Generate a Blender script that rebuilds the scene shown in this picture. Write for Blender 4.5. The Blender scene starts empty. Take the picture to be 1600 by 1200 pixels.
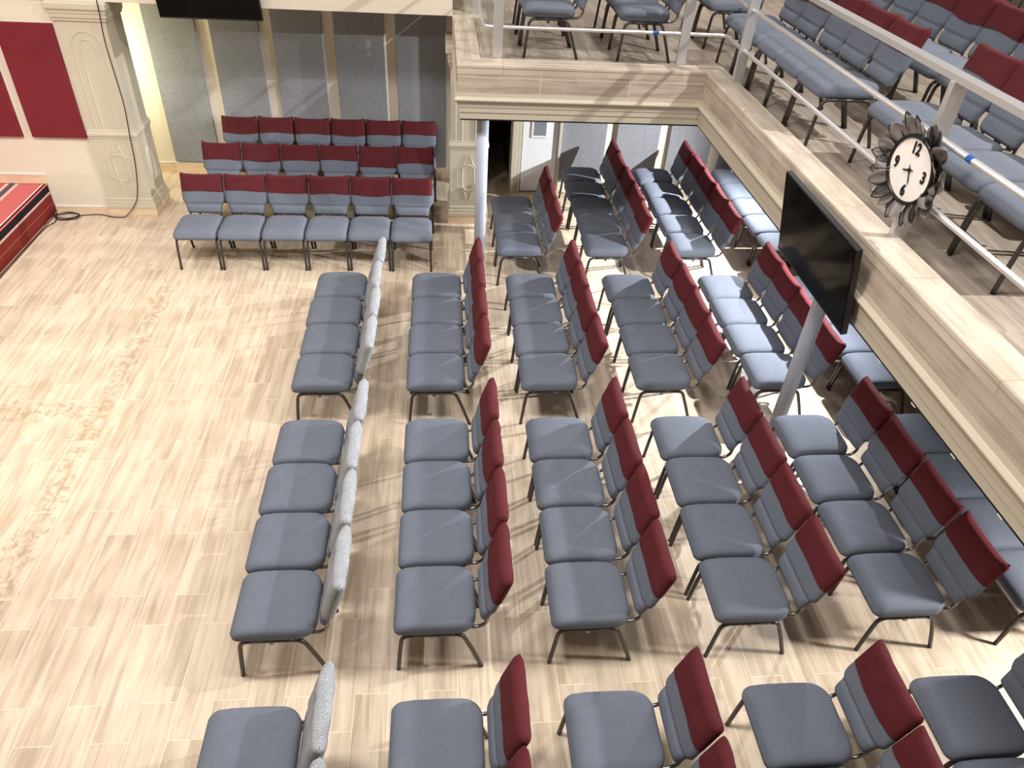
import bpy, bmesh, math, random
from mathutils import Vector, Matrix
random.seed(7)
S = bpy.context.scene
COL = S.collection
PI = math.pi

# ------------------------------------------------------------------ materials
def newmat(name):
    m = bpy.data.materials.new(name); m.use_nodes = True
    nt = m.node_tree
    return m, nt, nt.nodes['Principled BSDF']
def N(nt, t, **kw):
    n = nt.nodes.new(t)
    for k, v in kw.items():
        setattr(n, k, v)
    return n
def lk(nt, a, b): nt.links.new(a, b)
def math_node(nt, op, a, b=None):
    n = N(nt, 'ShaderNodeMath', operation=op)
    for i, v in enumerate((a, b)):
        if v is None: continue
        if isinstance(v, (int, float)): n.inputs[i].default_value = v
        else: lk(nt, v, n.inputs[i])
    return n.outputs[0]
def srgb(r, g, b):
    f = lambda c: (c/255/12.92) if c/255 <= 0.04045 else ((c/255+0.055)/1.055)**2.4
    return (f(r), f(g), f(b), 1)
def plain(name, col, rough=0.6, metal=0.0, bump=0.0, bscale=60, vary=0.0, vscale=3.0, spec=0.5):
    m, nt, b = newmat(name)
    b.inputs['Roughness'].default_value = rough
    b.inputs['Metallic'].default_value = metal
    b.inputs['Specular IOR Level'].default_value = spec
    tc = N(nt, 'ShaderNodeTexCoord')
    nz = N(nt, 'ShaderNodeTexNoise'); nz.inputs['Scale'].default_value = vscale; nz.inputs['Detail'].default_value = 5
    lk(nt, tc.outputs['Object'], nz.inputs['Vector'])
    mx = N(nt, 'ShaderNodeMix', data_type='RGBA')
    mx.inputs[6].default_value = tuple(c*(1-vary) for c in col[:3])+(1,)
    mx.inputs[7].default_value = tuple(min(1, c*(1+vary)) for c in col[:3])+(1,)
    lk(nt, nz.outputs['Fac'], mx.inputs[0]); lk(nt, mx.outputs[2], b.inputs['Base Color'])
    if bump:
        n2 = N(nt, 'ShaderNodeTexNoise'); n2.inputs['Scale'].default_value = bscale; n2.inputs['Detail'].default_value = 3
        lk(nt, tc.outputs['Object'], n2.inputs['Vector'])
        bp = N(nt, 'ShaderNodeBump'); bp.inputs['Strength'].default_value = bump; bp.inputs['Distance'].default_value = 0.004
        lk(nt, n2.outputs['Fac'], bp.inputs['Height']); lk(nt, bp.outputs[0], b.inputs['Normal'])
    return m
def fabric(name, c1, c2, scale=350, bump=0.25, sheen=0.0, blot=0.25):
    m, nt, b = newmat(name)
    b.inputs['Roughness'].default_value = 0.9
    b.inputs['Specular IOR Level'].default_value = 0.2
    b.inputs['Sheen Weight'].default_value = sheen
    tc = N(nt, 'ShaderNodeTexCoord')
    nz = N(nt, 'ShaderNodeTexNoise'); nz.inputs['Scale'].default_value = scale; nz.inputs['Detail'].default_value = 2
    lk(nt, tc.outputs['Object'], nz.inputs['Vector'])
    nb = N(nt, 'ShaderNodeTexNoise'); nb.inputs['Scale'].default_value = 7; nb.inputs['Detail'].default_value = 4
    lk(nt, tc.outputs['Object'], nb.inputs['Vector'])
    r = N(nt, 'ShaderNodeValToRGB'); r.color_ramp.elements[0].position = 0.36; r.color_ramp.elements[1].position = 0.64
    r.color_ramp.elements[0].color = c1; r.color_ramp.elements[1].color = c2
    mixf = math_node(nt, 'ADD', math_node(nt, 'MULTIPLY', nz.outputs['Fac'], 1-blot), math_node(nt, 'MULTIPLY', nb.outputs['Fac'], blot))
    lk(nt, mixf, r.inputs[0]); lk(nt, r.outputs[0], b.inputs['Base Color'])
    bp = N(nt, 'ShaderNodeBump'); bp.inputs['Strength'].default_value = bump; bp.inputs['Distance'].default_value = 0.002
    lk(nt, nz.outputs['Fac'], bp.inputs['Height']); lk(nt, bp.outputs[0], b.inputs['Normal'])
    return m
def wood_tile(name, U, V, length, width, offu=0.0, offv=0.0, stagger=0.3, tones=None, grout=None, mortar=0.003, rough=0.42, stains=False):
    """wood-look porcelain planks; U and V name the object axes the planks run along and across"""
    m, nt, b = newmat(name)
    b.inputs['Roughness'].default_value = rough
    b.inputs['Specular IOR Level'].default_value = 0.35
    tc = N(nt, 'ShaderNodeTexCoord'); sp = N(nt, 'ShaderNodeSeparateXYZ'); lk(nt, tc.outputs['Object'], sp.inputs[0])
    ax = {'X': sp.outputs[0], 'Y': sp.outputs[1], 'Z': sp.outputs[2]}
    u = math_node(nt, 'ADD', ax[U], 40*length+offu); v = math_node(nt, 'ADD', ax[V], 60*width+offv)
    cv = N(nt, 'ShaderNodeCombineXYZ'); lk(nt, u, cv.inputs[0]); lk(nt, v, cv.inputs[1])
    br = N(nt, 'ShaderNodeTexBrick', offset=stagger, offset_frequency=2, squash=1.0)
    lk(nt, cv.outputs[0], br.inputs['Vector'])
    for k, val in (('Scale', 1), ('Mortar Size', mortar), ('Mortar Smooth', 0.15), ('Bias', 0), ('Brick Width', length), ('Row Height', width)):
        br.inputs[k].default_value = val
    br.inputs['Color1'].default_value = (0, 0, 0, 1); br.inputs['Color2'].default_value = (1, 1, 1, 1); br.inputs['Mortar'].default_value = (.5, .5, .5, 1)
    rnd = N(nt, 'ShaderNodeSeparateColor'); lk(nt, br.outputs['Color'], rnd.inputs[0]); rv = rnd.outputs[0]
    gv = N(nt, 'ShaderNodeCombineXYZ')
    lk(nt, math_node(nt, 'MULTIPLY', u, 1.6), gv.inputs[0]); lk(nt, math_node(nt, 'MULTIPLY', v, 17), gv.inputs[1]); lk(nt, math_node(nt, 'MULTIPLY', rv, 37), gv.inputs[2])
    g1 = N(nt, 'ShaderNodeTexNoise'); g1.inputs['Scale'].default_value = 1.0; g1.inputs['Detail'].default_value = 7; g1.inputs['Distortion'].default_value = 0.7
    lk(nt, gv.outputs[0], g1.inputs['Vector'])
    gv2 = N(nt, 'ShaderNodeCombineXYZ')
    lk(nt, math_node(nt, 'MULTIPLY', u, 2.2), gv2.inputs[0]); lk(nt, math_node(nt, 'MULTIPLY', v, 80), gv2.inputs[1]); lk(nt, math_node(nt, 'MULTIPLY', rv, 11), gv2.inputs[2])
    g2 = N(nt, 'ShaderNodeTexNoise'); g2.inputs['Scale'].default_value = 1.0; g2.inputs['Detail'].default_value = 4
    lk(nt, gv2.outputs[0], g2.inputs['Vector'])
    g3 = N(nt, 'ShaderNodeTexNoise'); g3.inputs['Scale'].default_value = 3.2; g3.inputs['Detail'].default_value = 3
    lk(nt, cv.outputs[0], g3.inputs['Vector'])
    f = math_node(nt, 'ADD', math_node(nt, 'MULTIPLY', g1.outputs['Fac'], 0.58), math_node(nt, 'MULTIPLY', g2.outputs['Fac'], 0.22))
    f = math_node(nt, 'ADD', f, math_node(nt, 'MULTIPLY', g3.outputs['Fac'], 0.26))
    f = math_node(nt, 'ADD', f, math_node(nt, 'MULTIPLY', math_node(nt, 'SUBTRACT', rv, 0.5), 0.06))
    r = N(nt, 'ShaderNodeValToRGB'); els = r.color_ramp.elements
    t = tones
    els[0].position = 0.27; els[0].color = t[0]; els[1].position = 0.80; els[1].color = t[3]
    e = els.new(0.46); e.color = t[1]; e = els.new(0.58); e.color = t[2]
    lk(nt, f, r.inputs[0])
    col = r.outputs[0]
    if stains:
        # strips where tape was once stuck along two tile joints: grime with ragged edges
        wob = N(nt, 'ShaderNodeTexNoise'); wob.inputs['Scale'].default_value = 9; wob.inputs['Detail'].default_value = 6
        lk(nt, tc.outputs['Object'], wob.inputs['Vector'])
        w0 = math_node(nt, 'MULTIPLY', math_node(nt, 'SUBTRACT', wob.outputs['Fac'], 0.5), 0.42)
        def band(a, lo, hi, soft=0.02):
            x = math_node(nt, 'ADD', a, w0)
            m1 = N(nt, 'ShaderNodeMapRange'); m1.inputs[1].default_value = lo-soft; m1.inputs[2].default_value = lo+soft; lk(nt, x, m1.inputs[0])
            m2 = N(nt, 'ShaderNodeMapRange'); m2.inputs[1].default_value = hi+soft; m2.inputs[2].default_value = hi-soft; lk(nt, x, m2.inputs[0])
            return math_node(nt, 'MULTIPLY', m1.outputs[0], m2.outputs[0])
        bA = math_node(nt, 'MULTIPLY', band(ax['X'], -3.25, -3.07), band(ax['Y'], 2.9, 7.7, 0.3))
        bB = math_node(nt, 'MULTIPLY', band(ax['Y'], 5.3, 5.52), band(ax['X'], -5.1, -3.25))
        tex = N(nt, 'ShaderNodeTexNoise'); tex.inputs['Scale'].default_value = 13; tex.inputs['Detail'].default_value = 9; tex.inputs['Distortion'].default_value = 1.2
        lk(nt, tc.outputs['Object'], tex.inputs['Vector'])
        mr = N(nt, 'ShaderNodeMapRange'); mr.inputs[1].default_value = 0.44; mr.inputs[2].default_value = 0.60; lk(nt, tex.outputs['Fac'], mr.inputs[0])
        ms = math_node(nt, 'MULTIPLY', math_node(nt, 'MULTIPLY', math_node(nt, 'MAXIMUM', bA, bB), mr.outputs[0]), 0.62)
        mx = N(nt, 'ShaderNodeMix', data_type='RGBA'); lk(nt, ms, mx.inputs[0]); lk(nt, col, mx.inputs[6]); mx.inputs[7].default_value = srgb(158, 134, 106)
        col = mx.outputs[2]
    mg = N(nt, 'ShaderNodeMix', data_type='RGBA'); lk(nt, math_node(nt, 'MULTIPLY', br.outputs['Fac'], 0.6), mg.inputs[0]); lk(nt, col, mg.inputs[6]); mg.inputs[7].default_value = grout
    lk(nt, mg.outputs[2], b.inputs['Base Color'])
    bp = N(nt, 'ShaderNodeBump'); bp.inputs['Strength'].default_value = 0.25; bp.inputs['Distance'].default_value = 0.003
    lk(nt, math_node(nt, 'ADD', math_node(nt, 'MULTIPLY', br.outputs['Fac'], -1.0), math_node(nt, 'MULTIPLY', g2.outputs['Fac'], 0.15)), bp.inputs['Height'])
    lk(nt, bp.outputs[0], b.inputs['Normal'])
    return m

TONES = [srgb(152, 134, 114), srgb(184, 166, 144), srgb(203, 186, 165), srgb(219, 205, 187)]
GROUT = srgb(230, 216, 196)
M_floor = wood_tile('hall_floor_planks', 'Y', 'X', 0.815, 0.222, offu=-3.115+0.57, offv=2.583, tones=TONES, grout=GROUT, stains=True)
DT = [srgb(120, 109, 99), srgb(149, 137, 125), srgb(170, 158, 145), srgb(190, 179, 166)]
M_deck = wood_tile('balcony_planks', 'Y', 'X', 0.815, 0.222, offu=0.2, tones=DT, grout=srgb(150, 132, 112))
M_cop_x = wood_tile('coping_tile_across', 'X', 'Y', 0.9, 0.6, offu=0.3, tones=[srgb(150, 137, 123), srgb(176, 163, 148), srgb(193, 181, 166), srgb(207, 196, 182)], grout=srgb(140, 122, 102), stagger=0)
M_cop_y = wood_tile('coping_tile_along', 'Y', 'X', 0.95, 0.6, offu=0.3, tones=[srgb(150, 137, 123), srgb(176, 163, 148), srgb(193, 181, 166), srgb(207, 196, 182)], grout=srgb(140, 122, 102), stagger=0)
FT = [srgb(130, 117, 105), srgb(158, 145, 131), srgb(177, 164, 149), srgb(196, 184, 169)]
M_fas_x = wood_tile('fascia_tile_across', 'X', 'Z', 0.9, 1.4, offu=-0.08, offv=0.35, tones=FT, grout=srgb(206, 196, 178), stagger=0, mortar=0.006)
M_fas_y = wood_tile('fascia_tile_along', 'Y', 'Z', 0.95, 1.4, offu=0.1, offv=0.35, tones=FT, grout=srgb(176, 164, 146), stagger=0, mortar=0.006)
M_skirt_x = wood_tile('skirting_tile', 'X', 'Z', 0.8, 0.7, offv=0.3, tones=[srgb(190, 158, 130), srgb(212, 184, 156), srgb(222, 198, 170), srgb(230, 208, 182)], grout=GROUT, stagger=0)
M_wall = plain('cream_wall_paint', srgb(212, 203, 187), 0.75, bump=0.05, vary=0.03)
M_mould = plain('cream_moulding_paint', srgb(188, 180, 162), 0.6, vary=0.05, vscale=5)
M_white = plain('white_ceiling_paint', srgb(225, 222, 215), 0.8)
M_soffit = plain('grey_soffit_paint', srgb(120, 118, 114), 0.9)
M_dark = plain('painted_corridor_dark', srgb(38, 32, 28), 0.9)  # passage darkness put into the colour; the platform body uses it too
M_seat = fabric('grey_blue_upholstery', srgb(93, 99, 111), srgb(108, 114, 126))
M_red = fabric('maroon_cover_cloth', srgb(73, 25, 30), srgb(92, 36, 41), scale=420, bump=0.35)
M_tweed = fabric('pale_tweed_cover_cloth', srgb(104, 107, 112), srgb(170, 173, 178), scale=210, bump=0.3)
M_panel = fabric('grey_felt', srgb(104, 106, 112), srgb(150, 151, 155), scale=170, bump=0.3, blot=0.08)
M_redpanel = fabric('maroon_felt', srgb(98, 30, 38), srgb(122, 42, 50), scale=300, bump=0.2)
M_leg = plain('gunmetal_leg_paint', srgb(74, 71, 70), 0.36, 0.65)
M_chrome = plain('chrome_tube', srgb(122, 122, 126), 0.25, 1.0)
M_steel = plain('brushed_steel', srgb(204, 204, 207), 0.36, 0.7, vary=0.05, vscale=8)
M_pole = plain('pale_blue_grey_pole_paint', srgb(168, 176, 190), 0.45, vary=0.05)
M_black = plain('black_plastic', srgb(18, 18, 19), 0.35)
M_screen = plain('black_screen_glass', srgb(6, 5, 5), 0.08, spec=0.08)
M_whiteface = plain('white_dial', srgb(244, 240, 236), 0.55)
M_petal = plain('smoky_metal_petal', srgb(134, 130, 128), 0.45, 0.35, vary=0.35, vscale=30)
M_petaldark = plain('black_metal_petal', srgb(38, 36, 36), 0.4, 0.5)
M_door = plain('white_door_paint', srgb(222, 222, 226), 0.45)
M_glass = plain('grey_door_glass', srgb(120, 124, 132), 0.15)
M_blue = plain('blue_tape', srgb(30, 84, 150), 0.5)
M_cable = plain('black_cable_rubber', srgb(24, 22, 22), 0.5)
M_carpetside = None

# ------------------------------------------------------------------ object helpers
def link(name, me, mat=None, parent=None):
    o = bpy.data.objects.new(name, me)
    COL.objects.link(o)
    if mat is not None and me is not None and hasattr(me, 'materials'):
        for x in (mat if isinstance(mat, (list, tuple)) else [mat]): me.materials.append(x)
    if parent is not None: o.parent = parent
    return o
def obj(name, bm, mat, parent=None, smooth=False):
    me = bpy.data.meshes.new(name)
    bmesh.ops.recalc_face_normals(bm, faces=bm.faces[:])
    bm.to_mesh(me); bm.free()
    if smooth:
        for p in me.polygons: p.use_smooth = True
    return link(name, me, mat, parent)
def tag(o, label, cat, group=None, kind=None):
    o['label'] = label; o['category'] = cat
    if group: o['group'] = group
    if kind: o['kind'] = kind
    return o
def empty(name, loc=(0, 0, 0), rz=0):
    o = bpy.data.objects.new(name, None); COL.objects.link(o)
    o.location = loc; o.rotation_euler = (0, 0, rz); o.empty_display_size = 0.1
    return o
def box(bm, x0, x1, y0, y1, z0, z1, bev=0.0, seg=2):
    r = bmesh.ops.create_cube(bm, size=1.0)
    vs = r['verts']
    for v in vs:
        v.co = Vector(((x0+x1)/2+v.co.x*(x1-x0), (y0+y1)/2+v.co.y*(y1-y0), (z0+z1)/2+v.co.z*(z1-z0)))
    if bev > 0:
        es = {e for v in vs for e in v.link_edges}
        bmesh.ops.bevel(bm, geom=list(es), offset=bev, segments=seg, affect='EDGES', profile=0.5)
    return bm
def boxes(*args, bev=0.0):
    bm = bmesh.new()
    for a in args: box(bm, *a, bev=bev)
    return bm
def tube(bm, pts, r, n=8, closed=False, sy=1.0):
    pts = [Vector(p) for p in pts]
    rings = []
    m = len(pts)
    up = None
    for i, p in enumerate(pts):
        if closed: d = pts[(i+1) % m]-pts[i-1]
        elif i == 0: d = pts[1]-pts[0]
        elif i == m-1: d = pts[-1]-pts[-2]
        else: d = (pts[i+1]-p).normalized()+(p-pts[i-1]).normalized()
        d.normalize()
        if up is None:
            a = Vector((0, 0, 1)) if abs(d.z) < 0.9 else Vector((0, 1, 0))
            up = (a-d*a.dot(d)).normalized()
        else:
            up = (up-d*up.dot(d)).normalized()
        side = d.cross(up)
        rings.append([bm.verts.new(p+up*math.cos(2*PI*k/n)*r+side*math.sin(2*PI*k/n)*r*sy) for k in range(n)])
    L = m if closed else m-1
    for i in range(L):
        a, b = rings[i], rings[(i+1) % m]
        for k in range(n):
            bm.faces.new((a[k], a[(k+1) % n], b[(k+1) % n], b[k]))
    if not closed:
        bm.faces.new(rings[0]); bm.faces.new(rings[-1])
    return bm
def cyl(bm, c, r, h, n=24, axis='Z'):
    c = Vector(c)
    A = {'Z': (Vector((1, 0, 0)), Vector((0, 1, 0)), Vector((0, 0, 1))), 'X': (Vector((0, 1, 0)), Vector((0, 0, 1)), Vector((1, 0, 0)))}[axis]
    r0 = [bm.verts.new(c+A[0]*math.cos(2*PI*k/n)*r+A[1]*math.sin(2*PI*k/n)*r) for k in range(n)]
    r1 = [bm.verts.new(v.co+A[2]*h) for v in r0]
    for k in range(n): bm.faces.new((r0[k], r0[(k+1) % n], r1[(k+1) % n], r1[k]))
    bm.faces.new(r0); bm.faces.new(r1)
    return bm
def sweep_profile(path, prof, close_ends=True):
    """path: XY points; prof: (outward offset, z) points; outward is to the right of travel; corners are mitred"""
    bm = bmesh.new()
    P = [Vector((p[0], p[1])) for p in path]
    rows = []
    for i, p in enumerate(P):
        ds = []
        if i > 0: ds.append((P[i]-P[i-1]).normalized())
        if i < len(P)-1: ds.append((P[i+1]-P[i]).normalized())
        ns = [Vector((d.y, -d.x)) for d in ds]
        if len(ns) == 2:
            b = (ns[0]+ns[1]); b /= (1+ns[0].dot(ns[1]))
        else: b = ns[0]
        rows.append([bm.verts.new((p.x+b.x*o, p.y+b.y*o, z)) for o, z in prof])
    n = len(prof)
    for i in range(len(P)-1):
        for k in range(n):
            bm.faces.new((rows[i][k], rows[i][(k+1) % n], rows[i+1][(k+1) % n], rows[i+1][k]))
    bm.faces.new(rows[0]); bm.faces.new(rows[-1])
    return bm

# ------------------------------------------------------------------ camera
F = 1150.0
pitch, yaw, roll = 0.66978695, 0.11835728, -0.06769715
f = Vector((math.sin(yaw)*math.cos(pitch), math.cos(yaw)*math.cos(pitch), -math.sin(pitch)))
r = Vector((math.cos(yaw), -math.sin(yaw), 0)); d = f.cross(r)
r2 = r*math.cos(roll)+d*math.sin(roll); d2 = -r*math.sin(roll)+d*math.cos(roll)
cam = bpy.data.cameras.new('camera'); camo = bpy.data.objects.new('camera', cam); COL.objects.link(camo)
cam.sensor_fit = 'HORIZONTAL'; cam.sensor_width = 36.0; cam.lens = F/1600*36.0
cam.clip_start = 0.05; cam.clip_end = 100
mt = Matrix((( r2.x, -d2.x, -f.x, 0), (r2.y, -d2.y, -f.y, 0), (r2.z, -d2.z, -f.z, 4.6), (0, 0, 0, 1)))
camo.matrix_world = mt
S.camera = camo

# ------------------------------------------------------------------ setting
def struct(name, bm, mat, label, cat, smooth=False):
    return tag(obj(name, bm, mat, smooth=smooth), label, cat, kind='structure')
ZC = 2.57      # balcony coping top
ZD = 2.50      # balcony deck
struct('floor', boxes((-9, 11, -5, 16, -0.2, 0)), M_floor, 'pale wood-look plank tile floor of the hall', 'floor')
struct('ceiling', boxes((-9.2, 11.2, -5.2, 16.2, 8.0, 8.2)), M_white, 'white ceiling high above the hall', 'ceiling')
struct('wall_left', boxes((-9.2, -9, -5.2, 16.2, 0, 8)), M_wall, 'cream side wall beyond the stage', 'wall')
struct('wall_right', boxes((11, 11.2, -5.2, 16.2, 0, 8)), M_wall, 'cream side wall behind the balcony seating', 'wall')
struct('wall_near', boxes((-9.2, 11.2, -5.2, -5, 0, 8)), M_wall, 'cream end wall behind the camera', 'wall')
struct('wall_far', boxes((-9.2, 11.2, 16, 16.2, 0, 8)), M_wall, 'cream end wall far beyond the gallery', 'wall')
struct('wall_back', boxes((-5.2, 0.6, 10.88, 11.05, 0, 2.8)), M_wall, 'cream wall behind the grey acoustic panels in the alcove', 'wall')
struct('wall_stage', boxes((-9, -4.36, 9.46, 9.8, 0, 2.585)), M_wall, 'cream wall beside the stage under the maroon panels', 'wall')
# wall under the balcony, with the doorway beside the fluted pilaster
struct('wall_under_balcony', boxes((1.02, 8.0, 10.5, 10.65, 0, 2.2), (0.58, 1.02, 10.5, 10.65, 2.02, 2.2), bev=0),
       M_wall, 'cream wall under the balcony behind the chairs', 'wall')
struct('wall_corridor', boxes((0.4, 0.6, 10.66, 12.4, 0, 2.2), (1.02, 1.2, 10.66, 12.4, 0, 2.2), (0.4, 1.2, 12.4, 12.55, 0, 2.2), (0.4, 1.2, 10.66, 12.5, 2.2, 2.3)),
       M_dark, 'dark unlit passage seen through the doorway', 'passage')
# gallery front between the pilasters
struct('trim_gallery_front', boxes((-9, 0.13, 9.44, 9.75, 2.585, 3.9)), M_wall, 'cream gallery front spanning the alcove', 'gallery front')
struct('ceiling_alcove', boxes((-5.2, 0.4, 9.76, 11.0, 2.78, 2.95)), M_wall, 'low ceiling of the alcove behind the gallery front', 'ceiling')

# balcony slab, coping, fascia
struct('floor_balcony', boxes((0.39, 11, 7.74, 16, ZD-0.3, ZD), (2.80, 11, -5, 7.74, ZD-0.3, ZD)), M_deck, 'wood-look plank deck of the balcony', 'floor')
struct('floor_balcony_tier', boxes((3.96, 11, -5, 16, ZD, ZD+0.08), bev=0.004), M_deck, 'low raised tier behind the first balcony row', 'step')
struct('ceiling_under_balcony', boxes((0.3, 10.9, 7.7, 10.49, 2.12, 2.195), (2.78, 10.9, -4.9, 7.7, 2.12, 2.195)), M_soffit, 'grey ceiling on the underside of the balcony', 'ceiling')
PATH = [(0.15, 15.9), (0.15, 7.53), (2.64, 7.53), (2.64, -4.9)]
cx = sweep_profile(PATH, [(-0.235, ZC-0.09), (-0.235, ZC-0.004), (-0.231, ZC), (0.0, ZC), (0.006, ZC-0.006), (0.006, ZC-0.03), (0.0, ZC-0.03), (0.0, ZC-0.09)])
def split_mats(bm, ax):
    for fc in bm.faces:
        c = fc.calc_center_median()
        fc.material_index = 0 if (0.16 < c.x < 2.70 and c.y < 8.4 and c.y > 7.3) else 1
for nm, bm, mats, lab, ct in (
    ('trim_coping', cx, [M_cop_x, M_cop_y], 'wood-look tile coping running along the balcony edge', 'coping'),
    ('trim_fascia', sweep_profile(PATH, [(-0.06, ZC-0.095), (-0.002, ZC-0.032), (-0.002, 2.30), (-0.06, 2.30)]), [M_fas_x, M_fas_y], 'wood-look tile facing on the balcony front', 'fascia')):
    split_mats(bm, 0)
    struct(nm, bm, mats, lab, ct)
mould = [(-0.10, 2.30), (0.0, 2.30), (0.002, 2.262), (0.012, 2.258)]
mould += [(0.012+0.016*math.sin(t*PI/8), 2.255-0.042*t/8) for t in range(1, 8)]
mould += [(0.012, 2.212), (0.000, 2.207), (-0.002, 2.196), (-0.008, 2.182), (-0.012, 2.168), (-0.012, 2.156), (-0.020, 2.150), (-0.020, 2.102), (-0.030, 2.096), (-0.030, 2.034), (-0.10, 2.034)]
struct('trim_moulding', sweep_profile(PATH, mould), M_mould, 'cream stepped moulding below the balcony facing', 'moulding')
# black strip stands in for the shadow gap under the moulding; clips are white
gap_strip = empty('shadow_gap_strip')
obj('channel', sweep_profile(PATH, [(-0.075, 2.033), (-0.034, 2.033), (-0.034, 2.018), (-0.075, 2.018)]), M_black, gap_strip)
cl = boxes((2.672, 2.708, -0.02, 0.02, 2.010, 2.017))
clip0 = obj('clip', cl, M_door, gap_strip)
for i, y in enumerate([1.35+0.42*k for k in range(13)]):
    c = clip0 if i == 0 else clip0.copy()
    if i: COL.objects.link(c)
    c.location = (0, y, 0); c.parent = gap_strip
tag(gap_strip, 'thin black strip drawn as the shadow gap, with white clips, under the balcony edge', 'light channel', kind='structure')

# ------------------------------------------------------------------ pilasters
def arch_beads(bm, cxx, y, z0, z1, w, rr):
    pts = [(cxx-w, y, z0)]
    zc = z1-w
    for k in range(0, 13):
        a = PI-PI*k/12
        pts.append((cxx+w*math.cos(a), y, zc+w*math.sin(a)))
    pts.append((cxx+w, y, z0))
    tube(bm, pts, rr, 6)
def cartouche(bm, cxx, y, zc, h, w, rr):
    q = [(0.10, 0.5), (0.16, 0.34), (0.30, 0.24), (0.5, 0.21), (0.5, -0.21), (0.30, -0.24), (0.16, -0.34), (0.10, -0.5)]
    pts = [(cxx+a*w, y, zc+b*h) for a, b in q]+[(cxx-a*w, y, zc+b*h) for a, b in reversed(q)]
    tube(bm, pts, rr, 6, closed=True)
    ov = []
    for k in range(24):
        a = 2*PI*k/24
        ov.append((cxx+0.27*w*math.cos(a), y, zc+0.14*h*(1 if math.sin(a) > 0 else -1)*(1 if abs(math.sin(a)) > 1e-6 else 0)+0.17*h*math.sin(a)*0.9))
    tube(bm, ov, rr*1.2, 6, closed=True)
def pilaster(x0, x1, y0, y1, zcap0, zcap1, ztop, zarch):
    bm = bmesh.new()
    def band(z0, z1, o, bev=0.006): box(bm, x0-o, x1+o, y0-o, y1+o, z0, z1, bev=bev)
    band(0.105, 0.16, 0.030); band(0.15, 0.20, 0.022); band(0.19, 0.25, 0.012, 0.012)
    band(0.24, 1.04, 0.0, 0.0); band(1.03, 1.065, 0.008); band(1.055, 1.115, 0.020, 0.018); band(1.105, 1.14, 0.006)
    box(bm, x0+0.008, x1-0.008, y0+0.008, y1-0.008, 1.13, zcap0+0.01)
    h = zcap1-zcap0
    band(zcap0, zcap0+0.18*h, 0.012); band(zcap0+0.15*h, zcap0+0.42*h, 0.026, 0.012); band(zcap0+0.4*h, zcap0+0.62*h, 0.034); band(zcap0+0.58*h, zcap1, 0.055, 0.02)
    if ztop > zcap1+0.02: box(bm, x0+0.03, x1-0.05, y0+0.03, y1, zcap1-0.01, ztop)
    cxx = (x0+x1)/2
    yf = y0+0.008
    arch_beads(bm, cxx, yf, 1.14, zarch, 0.17, 0.008); arch_beads(bm, cxx, yf, 1.14, zarch-0.085, 0.085, 0.008)
    cartouche(bm, cxx, y0, 0.65, 0.60, 0.30, 0.008)
    # the same ornament on the alcove-side return
    m = (y0+y1)/2
    ov = [(x1, m+0.10*math.cos(2*PI*k/24), 0.62+0.22*math.sin(2*PI*k/24)) for k in range(24)]
    tube(bm, ov, 0.012, 6, closed=True)
    return bm
p = struct('trim_pilaster', pilaster(-4.36, -3.80, 9.42, 9.95, 2.38, 2.585, 2.585, 2.27), M_mould, 'cream panelled pilaster beside the stage wall with a cable down it', 'pilaster')
obj('plinth_tile', boxes((-4.385, -3.775, 9.395, 9.975, 0, 0.11), bev=0.003), M_skirt_x, p)
p = struct('trim_pilaster.001', pilaster(0.10, 0.585, 9.34, 9.9, 2.05, 2.30, 2.585, 1.95), M_mould, 'cream panelled pilaster behind the round pole at the balcony corner', 'pilaster')
obj('plinth_tile', boxes((0.075, 0.61, 9.315, 9.925, 0, 0.11), bev=0.003), M_skirt_x, p)

# baseboards
def skirt(name, x0, x1, y, h, label, z0=0.0):
    o = struct(name, boxes((x0, x1, y-0.014, y, z0, z0+h)), M_skirt_x, label, 'baseboard')
    obj('top_bead', boxes((x0, x1, y-0.017, y, z0+h, z0+h+0.014)), M_door, o)
skirt('baseboard_back', -5.1, 0.55, 10.88, 0.15, 'tan tile baseboard along the alcove wall')
skirt('baseboard_stage', -5.06, -4.39, 9.46, 0.10, 'short tan baseboard between stage and pilaster')
skirt('baseboard_platform', -8.9, -5.06, 9.46, 0.12, 'tan baseboard above the carpeted stage', 0.412)

# round poles
for (x, y, lab) in ((0.43, 7.79, 'pale blue-grey round pole under the outer corner of the balcony'), (3.125, 4.985, 'pale blue-grey round pole slanting past the big black television')):
    bm = bmesh.new(); cyl(bm, (x, y, 0.012), 0.065, 2.107, 32)
    o = empty('support_pole', (x, y, 0))
    s = obj('shaft', bm, M_pole, o, smooth=False); s.matrix_parent_inverse = Matrix.Translation((-x, -y, 0))
    for pl in s.data.polygons: pl.use_smooth = len(pl.vertices) == 4
    bm = bmesh.new(); cyl(bm, (0, 0, 0), 0.085, 0.012, 32)
    obj('base_plate', bm, M_pole, o)
    tag(o, lab, 'pole', 'round poles carrying the balcony')

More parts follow.
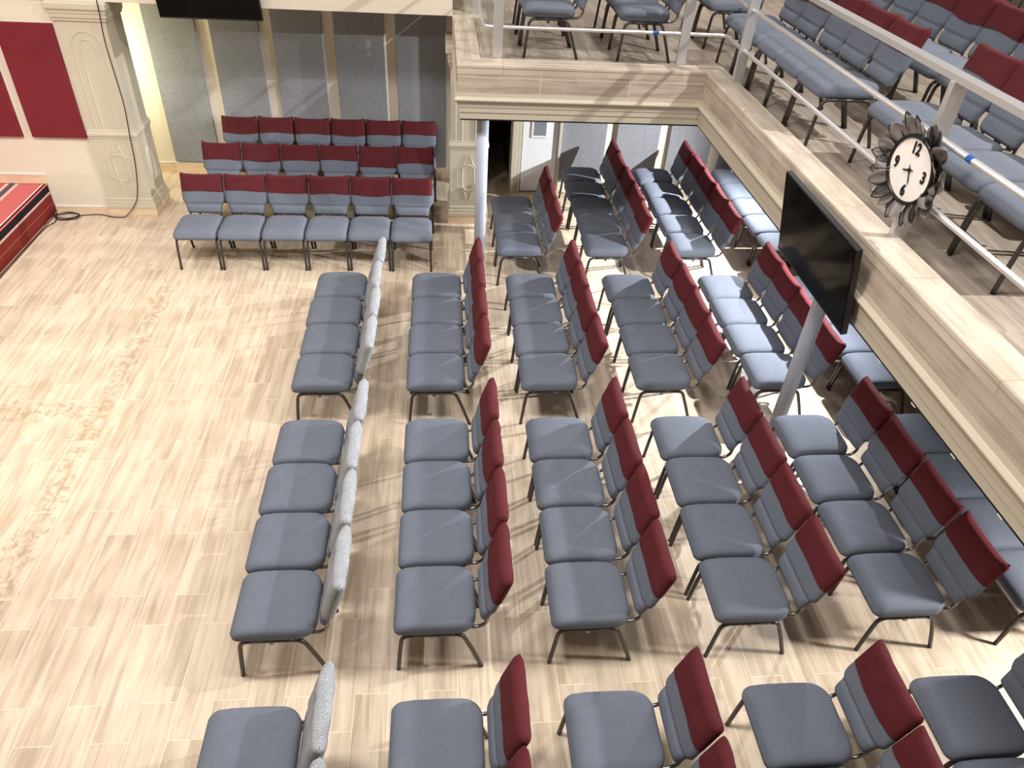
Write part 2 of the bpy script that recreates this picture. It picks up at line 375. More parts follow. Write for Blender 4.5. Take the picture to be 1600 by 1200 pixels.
# ------------------------------------------------------------------ acoustic panels
def panel(x0, x1, yw, z0, z1, mat, label, group, t=0.05):
    o = empty('acoustic_panel', ((x0+x1)/2, yw-t/2, z0))
    bm = bmesh.new(); w = (x1-x0)/2
    box(bm, -w, w, -t/2, t/2-0.012, 0, z1-z0, bev=0.008)
    obj('fabric_face', bm, mat, o)
    obj('mounting_board', boxes((-w+0.004, w-0.004, t/2-0.014, t/2, 0.004, z1-z0-0.004)), M_white, o)
    tag(o, label, 'acoustic panel', group)
k = 10.88/10.7
ords = ['first', 'second', 'third', 'fourth', 'fifth']
for i, (a, b) in enumerate(((-3.831, -3.195), (-3.018, -2.385), (-2.225, -1.573), (-1.422, -0.765), (-0.613, 0.05))):
    panel(a*k, b*k, 10.88, 0.18, 2.5, M_panel, 'tall grey felt panel, %s from the stage on the alcove wall' % ords[i], 'grey panels on the alcove wall')
for i, (a, b) in enumerate(((1.715, 2.377), (2.527, 3.166), (3.318, 3.96), (4.12, 4.77), (4.93, 5.57))):
    panel(a, b, 10.5, 0.18, 2.0, M_panel, 'grey felt panel under the balcony, %s from the white door' % ords[i], 'grey panels under the balcony')
for a, b, z0, z1, lab in ((-5.03, -4.392, 1.03, 2.345, 'maroon felt panel on the stage wall beside the pilaster'), (-5.80, -5.14, 1.03, 2.345, 'maroon felt panel cut by the frame edge above the stage')):
    panel(a, b, 9.46, z0, z1, M_redpanel, lab, 'maroon panels on the stage wall')

# ------------------------------------------------------------------ door under the balcony
dr = empty('door_1', (0, 0, 0))
obj('door_leaf', boxes((1.15, 1.665, 10.40, 10.44, 0.02, 2.0), bev=0.004), M_door, dr)
g = obj('door_window', boxes((1.30, 1.48, 10.385, 10.40, 0.86, 1.75), bev=0.004), M_glass, dr)
obj('window_bead', boxes((1.275, 1.30, 10.385, 10.40, 0.83, 1.78), (1.48, 1.505, 10.385, 10.40, 0.83, 1.78), (1.30, 1.48, 10.385, 10.40, 0.83, 0.86), (1.30, 1.48, 10.385, 10.40, 1.75, 1.78)), M_door, g)
tag(dr, 'white door leaf with a narrow grey window under the balcony', 'door', kind='structure')
struct('trim_door_frame', boxes((1.0, 1.045, 10.33, 10.655, 0, 2.05), (1.05, 1.09, 10.36, 10.5, 0, 2.05), (1.095, 1.14, 10.38, 10.5, 0, 2.05), (1.67, 1.71, 10.36, 10.5, 0, 2.05), (1.0, 1.71, 10.38, 10.5, 2.02, 2.08), bev=0.004),
       M_mould, 'cream stepped frame around the white door', 'door frame')

# ------------------------------------------------------------------ stage platform
def carpet_mat(name, axis, base, stripes):
    m, nt, b = newmat(name); b.inputs['Roughness'].default_value = 0.95; b.inputs['Specular IOR Level'].default_value = 0.1
    tc = N(nt, 'ShaderNodeTexCoord'); sp = N(nt, 'ShaderNodeSeparateXYZ'); lk(nt, tc.outputs['Object'], sp.inputs[0])
    v = sp.outputs['XYZ'.index(axis)]
    nz = N(nt, 'ShaderNodeTexNoise'); nz.inputs['Scale'].default_value = 240
    lk(nt, tc.outputs['Object'], nz.inputs['Vector'])
    bm_ = N(nt, 'ShaderNodeMix', data_type='RGBA'); lk(nt, nz.outputs['Fac'], bm_.inputs[0])
    bm_.inputs[6].default_value = tuple(c*0.75 for c in base[:3])+(1,); bm_.inputs[7].default_value = tuple(min(1, c*1.25) for c in base[:3])+(1,)
    col = bm_.outputs[2]
    for lo, hi, c in stripes:
        g_ = math_node(nt, 'MULTIPLY', math_node(nt, 'GREATER_THAN', v, lo), math_node(nt, 'LESS_THAN', v, hi))
        mx = N(nt, 'ShaderNodeMix', data_type='RGBA'); lk(nt, g_, mx.inputs[0]); lk(nt, col, mx.inputs[6]); mx.inputs[7].default_value = c
        col = mx.outputs[2]
    lk(nt, col, b.inputs['Base Color'])
    bp = N(nt, 'ShaderNodeBump'); bp.inputs['Strength'].default_value = 0.3; bp.inputs['Distance'].default_value = 0.003
    lk(nt, nz.outputs['Fac'], bp.inputs['Height']); lk(nt, bp.outputs[0], b.inputs['Normal'])
    return m
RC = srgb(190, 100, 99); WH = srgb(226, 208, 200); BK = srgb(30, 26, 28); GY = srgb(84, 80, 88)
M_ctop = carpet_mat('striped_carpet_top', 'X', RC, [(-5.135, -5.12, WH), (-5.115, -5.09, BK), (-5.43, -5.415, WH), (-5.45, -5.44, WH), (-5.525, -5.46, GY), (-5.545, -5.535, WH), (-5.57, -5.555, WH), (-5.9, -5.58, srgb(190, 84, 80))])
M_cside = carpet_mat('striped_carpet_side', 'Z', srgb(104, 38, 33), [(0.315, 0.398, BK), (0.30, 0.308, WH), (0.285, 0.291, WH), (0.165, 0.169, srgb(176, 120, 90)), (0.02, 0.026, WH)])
st = empty('stage_platform', (-6.5, 8.2, 0))
def at_parent(o, par):
    o.parent = par; o.matrix_parent_inverse = Matrix.Translation(-Vector(par.location)); return o
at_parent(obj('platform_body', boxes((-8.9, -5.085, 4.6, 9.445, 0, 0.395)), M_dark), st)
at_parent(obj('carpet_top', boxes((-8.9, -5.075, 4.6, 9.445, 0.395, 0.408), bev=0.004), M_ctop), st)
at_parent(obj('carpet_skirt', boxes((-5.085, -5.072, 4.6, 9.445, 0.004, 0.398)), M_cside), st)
tag(st, 'low stage platform covered in red carpet with black and white stripes', 'stage')

# ------------------------------------------------------------------ cable
def smooth_path(pts, n=6):
    P = [Vector(p) for p in pts]; out = []
    for i in range(len(P)-1):
        p0 = P[max(i-1, 0)]; p1 = P[i]; p2 = P[i+1]; p3 = P[min(i+2, len(P)-1)]
        for k in range(n):
            t = k/n
            out.append(0.5*((2*p1)+(-p0+p2)*t+(2*p0-5*p1+4*p2-p3)*t*t+(-p0+3*p1-3*p2+p3)*t**3))
    out.append(P[-1]); return out
cp = [(-3.80, 9.352, 3.3), (-3.806, 9.352, 2.61), (-3.838, 9.36, 2.2), (-3.84, 9.39, 1.82), (-3.83, 9.39, 1.45), (-3.86, 9.385, 1.06), (-3.88, 9.385, 0.77), (-3.925, 9.385, 0.47), (-3.975, 9.375, 0.27), (-4.05, 9.365, 0.14), (-4.15, 9.355, 0.035),
      (-4.22, 9.345, 0.008), (-4.35, 9.355, 0.008), (-4.49, 9.41, 0.008), (-4.61, 9.41, 0.008), (-4.76, 9.37, 0.008)]
for t in range(30):
    a = 2*PI*t/12+0.6
    cp.append((-4.90+0.155*math.cos(a)*(1+0.04*math.sin(t)), 9.33-0.09*math.sin(a)+0.01*math.sin(t*1.7), 0.008+0.0035*t/3))
cp += [(-5.0, 9.2, 0.01), (-5.05, 9.0, 0.008), (-5.055, 8.4, 0.008), (-5.05, 7.6, 0.008), (-5.055, 6.6, 0.008)]
bm = bmesh.new(); tube(bm, smooth_path(cp, 5), 0.006, 6)
tag(obj('cable', bm, M_cable, smooth=True), 'thin black cable hanging down the pilaster and coiled by the stage', 'cable')

# ------------------------------------------------------------------ televisions
def television(w, h, label, screen_mat=M_screen):
    o = empty('television')
    obj('casing', box(bmesh.new(), -w/2, w/2, 0.004, 0.045, -h/2, h/2, bev=0.006), M_black, o)
    s = obj('screen', boxes((-w/2+0.012, w/2-0.012, 0.0, 0.004, -h/2+0.018, h/2-0.012)), screen_mat, o)
    obj('bezel', boxes((-w/2+0.002, w/2-0.002, 0.001, 0.006, -h/2+0.002, -h/2+0.018)), M_black, s)
    obj('electronics_housing', box(bmesh.new(), -w*0.36, w*0.36, 0.045, 0.085, -h*0.42, h*0.2, bev=0.012), M_black, o)
    obj('wall_bracket', boxes((-0.16, 0.16, 0.085, 0.10, -0.15, 0.12), (-0.14, -0.11, 0.05, 0.10, -0.28, 0.2), (0.11, 0.14, 0.05, 0.10, -0.28, 0.2)), M_leg, o)
    tag(o, label, 'television', 'wall televisions')
    return o
# local: screen faces -Y; rotate so it faces the hall
t1 = television(1.165, 0.635, 'large black television tilted on the balcony side by the flower clock')
t1.rotation_euler = (math.radians(-10), 0, math.radians(-90)); t1.rotation_mode = 'XYZ'
t1.matrix_world = Matrix.Translation((2.535, 4.375, 2.285)) @ Matrix.Rotation(math.radians(-90), 4, 'Z') @ Matrix.Rotation(math.radians(11), 4, 'X') @ Matrix.Rotation(math.radians(1.0), 4, 'Y')
t2 = television(1.13, 0.65, 'black television hanging in front of the gallery above the grey panels')
t2.matrix_world = Matrix.Translation((-2.59, 9.27, 2.79)) @ Matrix.Rotation(math.radians(9), 4, 'X')

# ------------------------------------------------------------------ railing
rail = empty('balcony_railing', (2.85, 7.8, ZD))
def rp(name, bm, mat, smooth=False):
    return at_parent(obj(name, bm, mat, smooth=smooth), rail)
RX, RY, RL = 2.855, 7.80, 0.41
for (x, y) in ((0.555, RY), (2.435, RY), (RX, 7.23), (RX, 4.02), (RX, 0.9), (RL, 9.6)):
    wx, wy = (0.048, 0.022)
    pst = rp('post', boxes((x-wx, x+wx, y-wy, y+wy, ZD+0.01, 3.515), bev=0.004), M_steel)
    obj('base_plate', boxes((x-wx-0.02, x+wx+0.02, y-wy-0.03, y+wy+0.03, ZD, ZD+0.012)), M_steel, pst).matrix_parent_inverse = Matrix.Translation(-Vector(rail.location))
path = [(RL, 15.5), (RL, RY), (RX, RY), (RX, -4.5)]
rp('top_rail', sweep_profile(path, [(0.042, 3.515), (0.042, 3.55), (-0.042, 3.55), (-0.042, 3.515)]), M_steel)
for nm, z, rad in (('mid_rail', 3.205, 0.019), ('lower_rail', 2.855, 0.018)):
    pts = [(RL, 15.5, z), (RL, RY+0.06, z), (RL+0.02, RY+0.02, z), (RL+0.06, RY, z), (RX-0.06, RY, z), (RX-0.02, RY-0.02, z), (RX, RY-0.06, z), (RX, -4.5, z)]
    bm = bmesh.new(); tube(bm, pts, rad, 12); rp(nm, bm, M_steel, True)
bm = bmesh.new(); tube(bm, [(2.10, RY, 2.855), (2.16, RY, 2.855)], 0.0195, 12); rp('tape_wrap', bm, M_blue)['label'] = 'blue tape wrapped round the lower rail'
bm = bmesh.new(); tube(bm, [(RX, 3.65, 3.205), (RX, 3.70, 3.205)], 0.0205, 12); rp('tape_wrap', bm, M_blue)['label'] = 'blue tape wrapped round the middle rail'
tag(rail, 'brushed steel railing round the balcony edge', 'railing')

# ------------------------------------------------------------------ flower clock
clock = empty('wall_clock')
bm = bmesh.new()
def disc_ring(bm, r0, r1, z0, z1, n=64):
    A = [[bm.verts.new((rr*math.cos(2*PI*k/n), rr*math.sin(2*PI*k/n), zz)) for k in range(n)] for rr, zz in ((r0, z0), (r1, z0), (r1, z1*0.6), ((r0+r1)/2, z1), (r0, z1*0.7))]
    for i in range(5):
        a, b = A[i], A[(i+1) % 5]
        for k in range(n): bm.faces.new((a[k], a[(k+1) % n], b[(k+1) % n], b[k]))
    return bm
obj('rim', disc_ring(bmesh.new(), 0.183, 0.205, 0.0, 0.032), M_black, clock, smooth=True)
bm = bmesh.new(); cyl(bm, (0, 0, 0.004), 0.186, 0.010, 64); obj('dial', bm, M_whiteface, clock)
bm = bmesh.new(); cyl(bm, (0, 0, -0.03), 0.15, 0.034, 40); obj('back_box', bm, M_black, clock)
def numeral(txt, x, y, sz):
    c = bpy.data.curves.new('numeral', 'FONT'); c.body = txt; c.size = sz; c.align_x = 'CENTER'; c.align_y = 'CENTER'; c.extrude = 0.003; c.offset = 0.0021
    c.materials.append(M_black)
    o = bpy.data.objects.new('numeral', c); COL.objects.link(o); o.scale = (0.82, 1.1, 1)
    bpy.context.view_layer.update()
    me = bpy.data.meshes.new_from_object(o.evaluated_get(bpy.context.evaluated_depsgraph_get()))
    bpy.data.objects.remove(o)
    o = link('numeral', me, None, clock)
    if not me.materials: me.materials.append(M_black)
    o.location = (x, y, 0.0175); o.scale = (0.88, 1.12, 1)
numeral('12', 0.0, 0.127, 0.085); numeral('3', 0.128, 0.0, 0.085); numeral('6', 0.0, -0.127, 0.085); numeral('9', -0.128, 0.0, 0.085)
def hand(name, ang, L, w):
    bm = bmesh.new(); a = math.radians(90-ang)
    u = Vector((math.cos(a), math.sin(a), 0)); v = Vector((-u.y, u.x, 0))
    q = [u*-0.03+v*w*0.6, u*-0.03-v*w*0.6, u*L*0.7-v*w, u*L, u*L*0.7+v*w]
    lo = [bm.verts.new(x+Vector((0, 0, 0.019))) for x in q]; hi = [bm.verts.new(x+Vector((0, 0, 0.022))) for x in q]
    bm.faces.new(lo); bm.faces.new(hi)
    for i in range(5): bm.faces.new((lo[i], lo[(i+1) % 5], hi[(i+1) % 5], hi[i]))
    obj(name, bm, M_black, clock)
hand('hour_hand', 254, 0.062, 0.005); hand('minute_hand', 163, 0.085, 0.004)
bm = bmesh.new(); cyl(bm, (0, 0, 0.014), 0.011, 0.012, 16); obj('hub', bm, M_black, clock)
def leaf(bm, L, W, curl, solid=True, twist=0.0):
    n = 9
    rows = []
    for i in range(n):
        t = i/(n-1)
        w = W*max(0.015, math.sin(PI*min(1, t*0.93+0.07))**0.75)
        zc = curl*t*t
        rows.append([Vector((t*L, s*w, zc+0.30*w*abs(s)*1.0+twist*s*w)) for s in (-1, -0.5, 0, 0.5, 1)])
    def sheet(k0, k1):
        up = [[bm.verts.new(p+Vector((0, 0, 0.0012))) for p in row] for row in rows[k0:k1+1]]
        dn = [[bm.verts.new(p-Vector((0, 0, 0.0012))) for p in row] for row in rows[k0:k1+1]]
        for i in range(k1-k0):
            for j in range(4):
                bm.faces.new((up[i][j], up[i+1][j], up[i+1][j+1], up[i][j+1])); bm.faces.new((dn[i][j], dn[i][j+1], dn[i+1][j+1], dn[i+1][j]))
            for j in (0, 4): bm.faces.new((up[i][j], up[i+1][j], dn[i+1][j], dn[i][j]))
        for i in (0, k1-k0):
            for j in range(4): bm.faces.new((up[i][j], up[i][j+1], dn[i][j+1], dn[i][j]))
    if solid:
        sheet(0, n-1)
    else:
        edge = [r_[0] for r_ in rows]+[r_[4] for r_ in reversed(rows)]
        tube(bm, edge, 0.0032, 5, closed=True)
        tube(bm, [r_[2] for r_ in rows], 0.0022, 5)
        for i in range(17):
            t = 0.06+0.86*i/16; q = t*(n-1); a = int(q); fr = q-a
            p0 = rows[a][0].lerp(rows[min(a+1, n-1)][0], fr); p1 = rows[a][2].lerp(rows[min(a+1, n-1)][2], fr); p2 = rows[a][4].lerp(rows[min(a+1, n-1)][4], fr)
            tube(bm, [p0, p1, p2], 0.0022, 4)
    return bm
leaves = [obj('petal', leaf(bmesh.new(), 0.145, 0.046, 0.035), M_petal, clock, True), obj('petal', leaf(bmesh.new(), 0.135, 0.036, 0.05, False), M_petaldark, clock), obj('petal', leaf(bmesh.new(), 0.13, 0.05, 0.055, True, 0.25), M_petal, clock, True)]
used = set()
for i in range(34):
    layer = i % 2
    kind = (0, 1, 2, 1, 0, 2, 1, 0)[i % 8]
    o = leaves[kind] if kind not in used else leaves[kind].copy()
    if kind in used: COL.objects.link(o)
    used.add(kind)
    a = 2*PI*i/34+random.uniform(-0.04, 0.04)
    rr = 0.165+0.012*layer
    o.parent = clock
    o.location = (rr*math.cos(a), rr*math.sin(a), -0.004-0.012*layer)
    o.rotation_euler = (random.uniform(-0.5, 0.5), random.uniform(-0.25, 0.1), a)
    s = random.uniform(0.92, 1.2)*(1.18 if math.cos(a) > 0.3 else 1); o.scale = (s, s, s)
rot = Matrix(((0, 0, -1, 0), (-1, 0, 0, 0), (0, 1, 0, 0), (0, 0, 0, 1)))
clock.matrix_world = Matrix.Translation((2.765, 3.995, 3.015)) @ Matrix.Rotation(math.radians(7), 4, 'Z') @ rot @ Matrix.Rotation(math.radians(4), 4, 'X')
tag(clock, 'round white clock ringed with dark metal petals on the balcony railing', 'clock')

# ------------------------------------------------------------------ chairs
LEAN = math.radians(17.5); BL = 0.455; BX, BZ = 0.579, 0.463
def outline(n_side, x0, x1, hw, rf, rr):
    pts = []
    def arc(cx, cy, r, a0, a1, n=7):
        for k in range(n+1):
            a = a0+(a1-a0)*k/n
            pts.append((cx+r*math.cos(a), cy+r*math.sin(a)))
    arc(x0+rf, -hw+rf, rf, PI, 1.5*PI); 
    for k in range(1, n_side): pts.append((x0+rf+(x1-rr-x0-rf)*k/n_side, -hw))
    arc(x1-rr, -hw+rr, rr, 1.5*PI, 2*PI)
    for k in range(1, n_side): pts.append((x1, -hw+rr+(2*hw-2*rr)*k/n_side))
    arc(x1-rr, hw-rr, rr, 0, 0.5*PI)
    for k in range(1, n_side): pts.append((x1-rr-(x1-rr-x0-rf)*k/n_side, hw))
    arc(x0+rf, hw-rf, rf, 0.5*PI, PI)
    for k in range(1, n_side): pts.append((x0, hw-rf-(2*hw-2*rf)*k/n_side))
    return pts
def seat_mesh():
    bm = bmesh.new()
    base = outline(5, 0.0, 0.53, 0.2455, 0.055, 0.11)
    # rear half draws in a little, as the cushion does
    base = [(x, y*(1-0.035*max(0, (x-0.28)/0.245)**2)) for x, y in base]
    cx = 0.262
    rings = []
    for inset, z in ((0.05, 0.389), (0.014, 0.390), (0.002, 0.404), (0.0, 0.432), (0.004, 0.464), (0.014, 0.479), (0.034, 0.489), (0.075, 0.4935), (0.13, 0.495), (0.19, 0.4955)):
        ring = []
        for x, y in base:
            fx = (1-inset/0.262); fy = (1-inset/0.2455)
            X, Y = cx+(x-cx)*fx, y*fy
            Z = z
            if z > 0.44:
                Z -= 0.030*max(0, 1-X/0.14)**2
                Z += 0.006*math.sin(PI*max(0, min(1, X/0.525)))
            ring.append(bm.verts.new((X, Y, Z)))
        rings.append(ring)
    n = len(base)
    for a, b in zip(rings, rings[1:]):
        for k_ in range(n): bm.faces.new((a[k_], a[(k_+1) % n], b[(k_+1) % n], b[k_]))
    bm.faces.new(rings[0])
    c = bm.verts.new((cx, 0, 0.5015))
    for k_ in range(n): bm.faces.new((rings[-1][k_], rings[-1][(k_+1) % n], c))
    return bm
def smooth(a, b, x):
    t = max(0, min(1, (x-a)/(b-a))); return t*t*(3-2*t)
def back_halfwidth(s):
    w = 0.203+0.010*smooth(0, 0.10, s)+0.034*smooth(0.09, 0.165, s)
    rt = 0.055
    if s > BL-rt:
        q = (s-(BL-rt))/rt; w -= 0.045*(1-math.sqrt(max(0, 1-q*q)))
    if s < 0.02: w -= 0.012*(1-s/0.02)
    return w
def back_pt(y, s, t):
    return Vector((BX+s*math.sin(LEAN)+t*math.cos(LEAN)-0.10*y*y*0, y, BZ+s*math.cos(LEAN)-t*math.sin(LEAN)))
def shell(s0, s1, hw, thick, nu, nv, front_mod=None, closed_bottom=True, ear=0.0, wrinkle=0.0, seed=0, sag=0.0):
    bm = bmesh.new(); rnd = random.Random(seed)
    ph = [rnd.uniform(0, 6.28) for _ in range(6)]
    G = {}
    for side in (-1, 1):
        for j in range(nv+1):
            v = j/nv
            for i in range(nu+1):
                u = -1+2*i/nu
                u = math.copysign(abs(u)**0.85, u)
                edge = (i in (0, nu)) or j == nv or (closed_bottom and j == 0)
                key = (i, j, 0 if edge else side)
                if key in G: continue
                s = s0+(s1-s0)*(1-(1-v)**1.15)
                w = hw(s)
                y = u*w
                T = thick*math.sqrt(max(0, 1-abs(u)**7))
                et = max(0, 1-((s1-s)/0.03)) if s > s1-0.03 else 0
                T *= math.sqrt(max(0, 1-et*et))
                if closed_bottom and s < s0+0.025:
                    eb = 1-(s-s0)/0.025; T *= math.sqrt(max(0, 1-eb*eb))
                if edge: T = 0
                ss = s
                if ear: ss += ear*(abs(u)**6)*smooth(0.6, 1.0, v)-0.008*(1-abs(u)**2)*smooth(0.6, 1, v)
                if sag: ss += sag*math.sin(u*2.2+ph[0])*(1-v)
                if wrinkle:
                    T += wrinkle*(math.sin(u*9+ph[1]+v*2.5)*0.5+math.sin(u*17+ph[2])*0.3+math.sin(v*9+u*4+ph[3])*0.4)*(1-abs(u)**6)*(0 if edge else 1)
                if front_mod and side < 0 and not edge: T = front_mod(u, s, T)
                G[key] = bm.verts.new(back_pt(y, ss, side*T))
    def get(i, j, side):
        edge = (i in (0, nu)) or j == nv or (closed_bottom and j == 0)
        return G[(i, j, 0 if edge else side)]
    for side in (-1, 1):
        for j in range(nv):
            for i in range(nu):
                q = [get(i, j, side), get(i+1, j, side), get(i+1, j+1, side), get(i, j+1, side)]
                q2 = []
                for x in q:
                    if x not in q2: q2.append(x)
                if len(q2) >= 3:
                    try: bm.faces.new(q2)
                    except ValueError: pass
    return bm
def crease(u, s, T):
    T -= 0.022*math.exp(-((s-0.112)/0.008)**2)*(1-abs(u)**8)
    T -= 0.007*math.exp(-((abs(u)-0.80)/0.035)**2)*smooth(0.115, 0.14, s)
    T += 0.006*math.exp(-((s-0.055)/0.04)**2)
    return max(T, 0.004)
def cover_hw(s):
    w = 0.2475
    if s > BL-0.012: w -= 0.012*((s-(BL-0.012))/0.022)**2
    return w
ME = {}
def mk(key, bm, mat, smooth_=True):
    o = obj(key, bm, mat, smooth=smooth_); me = o.data; bpy.data.objects.remove(o); ME[key] = me
mk('seat', seat_mesh(), M_seat)
mk('backrest', shell(0, BL, back_halfwidth, 0.036, 22, 40, crease), M_seat)
COVERS = []
for i, (s0, ear, wr, sag) in enumerate(((0.262, 0.010, 0.0012, 0.006), (0.252, 0.016, 0.0022, 0.010), (0.275, 0.006, 0.0015, -0.008), (0.244, 0.012, 0.0035, 0.012), (0.260, 0.020, 0.0010, -0.004))):
    mk('cover%d' % i, shell(s0, BL+0.012, cover_hw, 0.044, 26, 18, None, False, ear, wr, i+3, sag), M_red); COVERS.append('cover%d' % i)
mk('cover_low', shell(0.195, BL+0.012, cover_hw, 0.044, 26, 22, None, False, 0.010, 0.002, 21, 0.006), M_red)
TWEEDS = []
for i, (s0, ear, wr) in enumerate(((0.17, 0.012, 0.003), (0.15, 0.016, 0.004), (0.185, 0.010, 0.0035))):
    mk('tweed%d' % i, shell(s0, BL+0.014, cover_hw, 0.046, 26, 24, None, False, ear, wr, i+31, 0.012), M_tweed); TWEEDS.append('tweed%d' % i)
YS = 0.226
def leg_mesh(front, s):
    bm = bmesh.new()
    if front: pts = smooth_path([(0.018, s*(YS+0.006), 0), (0.036, s*(YS+0.003), 0.20), (0.049, s*YS, 0.315)], 2)+[(0.056, s*YS, 0.341), (0.070, s*YS, 0.361), (0.092, s*YS, 0.372), (0.118, s*YS, 0.375)]
    else: pts = smooth_path([(0.575, s*(YS+0.006), 0), (0.51, s*(YS+0.003), 0.19), (0.463, s*YS, 0.315)], 2)+[(0.452, s*YS, 0.341), (0.436, s*YS, 0.361), (0.414, s*YS, 0.372), (0.388, s*YS, 0.375)]
    tube(bm, pts, 0.0148, 10)
    return bm
for fr in (True, False):
    for s in (1, -1): mk('leg_%s%d' % ('f' if fr else 'r', s), leg_mesh(fr, s), M_leg)
bm = bmesh.new()
for s in (1, -1): tube(bm, [(0.116, s*YS, 0.375), (0.39, s*YS, 0.375)], 0.0148, 10)
for x in (0.12, 0.38): tube(bm, [(x, -YS, 0.377), (x, YS, 0.377)], 0.012, 8)
mk('seat_frame', bm, M_leg)
bm = bmesh.new()
for s in (1, -1):
    q = 0.182
    tube(bm, smooth_path([(0.36, s*q, 0.380), (0.50, s*q, 0.382), (0.565, s*q, 0.394), (0.598, s*q, 0.435), (0.604, s*q, 0.48), (0.632, s*q, 0.58)], 3), 0.012, 8)
tube(bm, [(0.375, -q, 0.380), (0.375, q, 0.380)], 0.008, 6)
mk('back_frame', bm, M_chrome)
bm = bmesh.new()
box(bm, 0.232, 0.262, -0.008, 0.012, 0.338, 0.378, bev=0.003)
mk('coupling_clip', bm, M_chrome, False)
PARTS = [('seat', 'seat', None), ('backrest', 'backrest', None), ('leg', 'leg_f1', None), ('leg', 'leg_f-1', None), ('leg', 'leg_r1', None), ('leg', 'leg_r-1', None),
         ('seat_frame', 'seat_frame', None), ('back_frame', 'back_frame', 'chrome tube holding the backrest')]
proto = []
rnd = random.Random(11)
def chair(x, y, z, rz, label, group, cover):
    """x, y: middle of the seat's front edge; rz = 0 faces the bare floor"""
    o = empty('stacking_chair', (x, y, z), rz+rnd.uniform(-0.003, 0.003))
    for nm, key, lab in PARTS:
        c = link(nm, ME[key], None, o)
        if lab: c['label'] = lab
    for s in (1, -1):
        c = link('coupling_clip', ME['coupling_clip'], None, o); c.location = (0, s*YS, 0); c['label'] = 'small chrome clip under the seat side'
    c = link('back_cover', ME[cover], None, o)
    c['label'] = 'pale tweed cover over the backrest top' if cover.startswith('tweed') else 'maroon cloth cover over the backrest top'
    c.rotation_euler = (0, 0, 0)
    tag(o, label, 'chair', group)
    return o
POS4 = ['nearest', 'second nearest', 'third nearest', 'farthest']
POS5 = ['nearest', 'second nearest', 'middle', 'second farthest', 'farthest']
ROWN = ['first', 'second', 'third', 'fourth', 'fifth', 'sixth']
SP = 0.505
def row(n, x, y0, z, fmt, group, tweed=False, names=None, sp=SP):
    names = names or (POS4 if n == 4 else POS5)
    for k_ in range(n):
        cov = rnd.choice(TWEEDS if tweed else COVERS)
        chair(x+rnd.uniform(-0.012, 0.012), y0+sp*(k_+0.5), z, 0, fmt % names[k_], group, cov)
FX = [-1.35, -0.325, 0.70, 1.785, 2.885, 3.95]
for (y0, n, blk) in ((2.69, 4, 'second block up'), (5.15, 4, 'third block up')):
    for i, x in enumerate(FX):
        cvn = 'tweed' if i == 0 else 'maroon'
        row(n, x, y0, 0, 'grey-blue chair, %s cover, %%s of %s row from bare floor, %s' % (cvn, ROWN[i], blk), 'chairs of the %s row, %s' % (ROWN[i], blk), i == 0, sp=0.508 if y0 < 3 else 0.5)
for i, x in enumerate([-1.34, -0.32, 0.70, 1.78, 2.86]):
    cvn = 'tweed' if i == 0 else 'maroon'
    row(2, x, 1.235, 0, 'grey-blue chair, %s cover, %%s the bottom edge of the picture, %s row' % (cvn, ROWN[i]), 'chairs of the %s row, bottom block' % ROWN[i], i == 0, names=['mostly cut off by', 'whole seat back above'])
far = [(0.63, 7.66, 3), (1.70, 7.67, 5), (2.765, 7.68, 5), (3.96, 7.72, 5)]
for i, (x, y0, n) in enumerate(far):
    row(n, x, y0, 0, 'grey-blue maroon-covered chair under the balcony, %%s in %s row from the white door' % ROWN[i], 'chairs of the %s row under the balcony' % ROWN[i], names=['nearest', 'middle', 'farthest'] if n == 3 else None, sp=0.51)
# rows facing the camera in front of the alcove
for i, (yf, x0, sp, nm) in enumerate(((7.985, -3.125, 0.5, 'front'), (9.0, -3.125, 0.503, 'middle'), (10.0, -3.10, 0.503, 'back'))):
    for k_ in range(6):
        cov = 'cover_low' if (i == 1 and k_ == 4) else COVERS[(k_*2+i) % 5] if i != 2 else COVERS[(3, 1, 1, 3, 0, 2)[k_]]
        chair(x0+sp*(k_+0.5), yf+rnd.uniform(-0.008, 0.008), 0, PI/2, 'grey-blue chair with maroon cover, %s from the stage in the %s alcove row' % (ROWN[k_], nm), 'chairs of the %s alcove row' % nm, cov)
# balcony
row(5, 2.945, 5.72, ZD, 'grey-blue chair behind the steel railing, %s of five in the first balcony row', 'first balcony row beyond the clock', sp=0.497)
row(4, 3.17, 3.43, ZD, 'grey-blue chair behind the flower clock, %s of four in the balcony front row', 'first balcony row behind the clock', sp=0.5)
row(2, 2.94, 8.72, ZD, 'grey-blue chair far along the balcony past the railing corner, %s of two', 'far end of the first balcony row', names=['nearer', 'farther'])
row(9, 4.02, 4.05, ZD+0.08, 'grey-blue chair in the second balcony row, %s from the near end', 'second balcony row', names=['first', 'second', 'third', 'fourth', 'fifth', 'sixth', 'seventh', 'eighth', 'ninth'], sp=0.5)
row(3, 0.83, 8.08, ZD, 'grey-blue chair in the short column at the balcony corner post, %s of three', 'balcony column by the corner post', names=['nearest', 'middle', 'farthest'], sp=0.5)
row(3, 1.83, 8.07, ZD, 'grey-blue chair in the balcony column beside the blue-taped rail, %s of three', 'balcony column beside the taped rail', names=['nearest', 'middle', 'farthest'], sp=0.5)
row(2, 8.2, 10.98, ZD+0.08, 'chair at the far upper corner of the balcony, %s of two', 'chairs at the far corner of the balcony', names=['nearer', 'farther'])

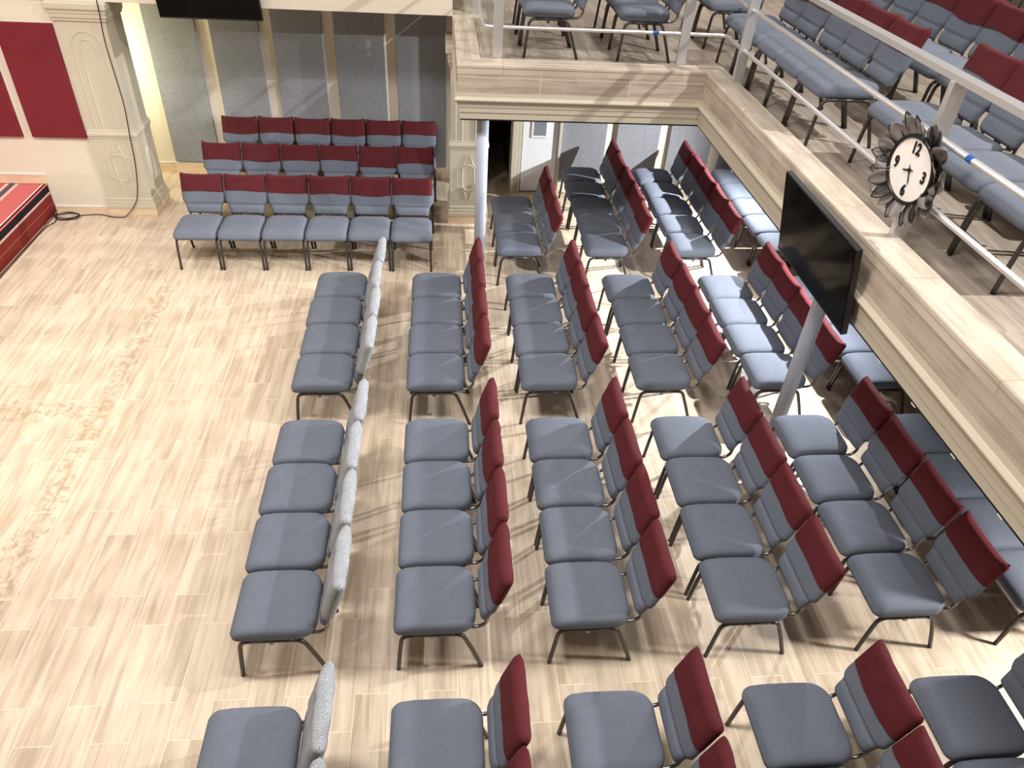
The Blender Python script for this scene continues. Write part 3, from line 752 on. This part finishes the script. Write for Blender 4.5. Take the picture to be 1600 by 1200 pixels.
# ------------------------------------------------------------------ lights
def area(name, loc, size, power, col, target=None, spread=PI):
    l = bpy.data.lights.new(name, 'AREA'); l.shape = 'SQUARE'; l.size = size; l.energy = power; l.color = col; l.spread = spread
    o = bpy.data.objects.new(name, l); COL.objects.link(o); o.location = loc
    if target is not None: o.rotation_euler = (Vector(target)-Vector(loc)).to_track_quat('-Z', 'Y').to_euler()
    return o
def spot(name, loc, target, power, col, angle, rad=0.05, blend=0.4):
    l = bpy.data.lights.new(name, 'SPOT'); l.energy = power; l.color = col; l.spot_size = math.radians(angle); l.spot_blend = blend; l.shadow_soft_size = rad
    o = bpy.data.objects.new(name, l); COL.objects.link(o); o.location = loc
    o.rotation_euler = (Vector(target)-Vector(loc)).to_track_quat('-Z', 'Y').to_euler()
    return o
def point(name, loc, power, col, rad=0.04):
    l = bpy.data.lights.new(name, 'POINT'); l.energy = power; l.color = col; l.shadow_soft_size = rad
    o = bpy.data.objects.new(name, l); COL.objects.link(o); o.location = loc
    return o
WARM = (1.0, 0.95, 0.87); NEU = (1.0, 0.975, 0.945); COOL = (0.97, 0.985, 1.0)
for i, (x, y, p) in enumerate(((-5.0, 3.8, 185), (-5.0, 8.2, 60), (-1.5, 3.2, 280), (-1.5, 8.0, 40), (1.0, 2.6, 170), (8.0, 5.5, 80), (3.2, 10.0, 150))):  # the last one is an unseen lamp added to brighten the balcony deck
    area('ceiling_and_fill_lamp', (x, y, 7.7), 0.9, p, NEU)
spot('balcony_side_spotlight', (6.8, 3.5, 7.6), (0.6, 6.9, 1.5), 1850, NEU, 100, 0.05, 0.5)
spot('stage_spotlight', (-3.0, 3.0, 6.5), (-5.4, 7.4, 0.0), 1150, WARM, 75, 0.25, 1.0)
for (x, y, tx, ty, pw, an) in ((4.78, 8.9, 2.2, 8.7, 1500, 120), (4.45, 6.2, 2.0, 5.9, 900, 130), (5.3, 2.3, 3.0, 1.8, 680, 140)):
    spot('under_balcony_spotlight', (x, y, 2.06), (tx, ty, 0.6), pw, COOL if y > 3 else NEU, an, 0.02 if y > 3 else 0.15, 1.0)
point('alcove_lamp', (-4.6, 10.3, 1.7), 62, (1.0, 0.96, 0.66), 0.06)

w = bpy.data.worlds.new('world'); S.world = w; w.use_nodes = True
w.node_tree.nodes['Background'].inputs[0].default_value = (0.9, 0.95, 1.0, 1); w.node_tree.nodes['Background'].inputs[1].default_value = 0.02
S.view_settings.view_transform = 'Standard'; S.view_settings.look = 'None'; S.view_settings.gamma = 1.0; S.view_settings.use_curve_mapping = False
S.view_settings.exposure = 0.12
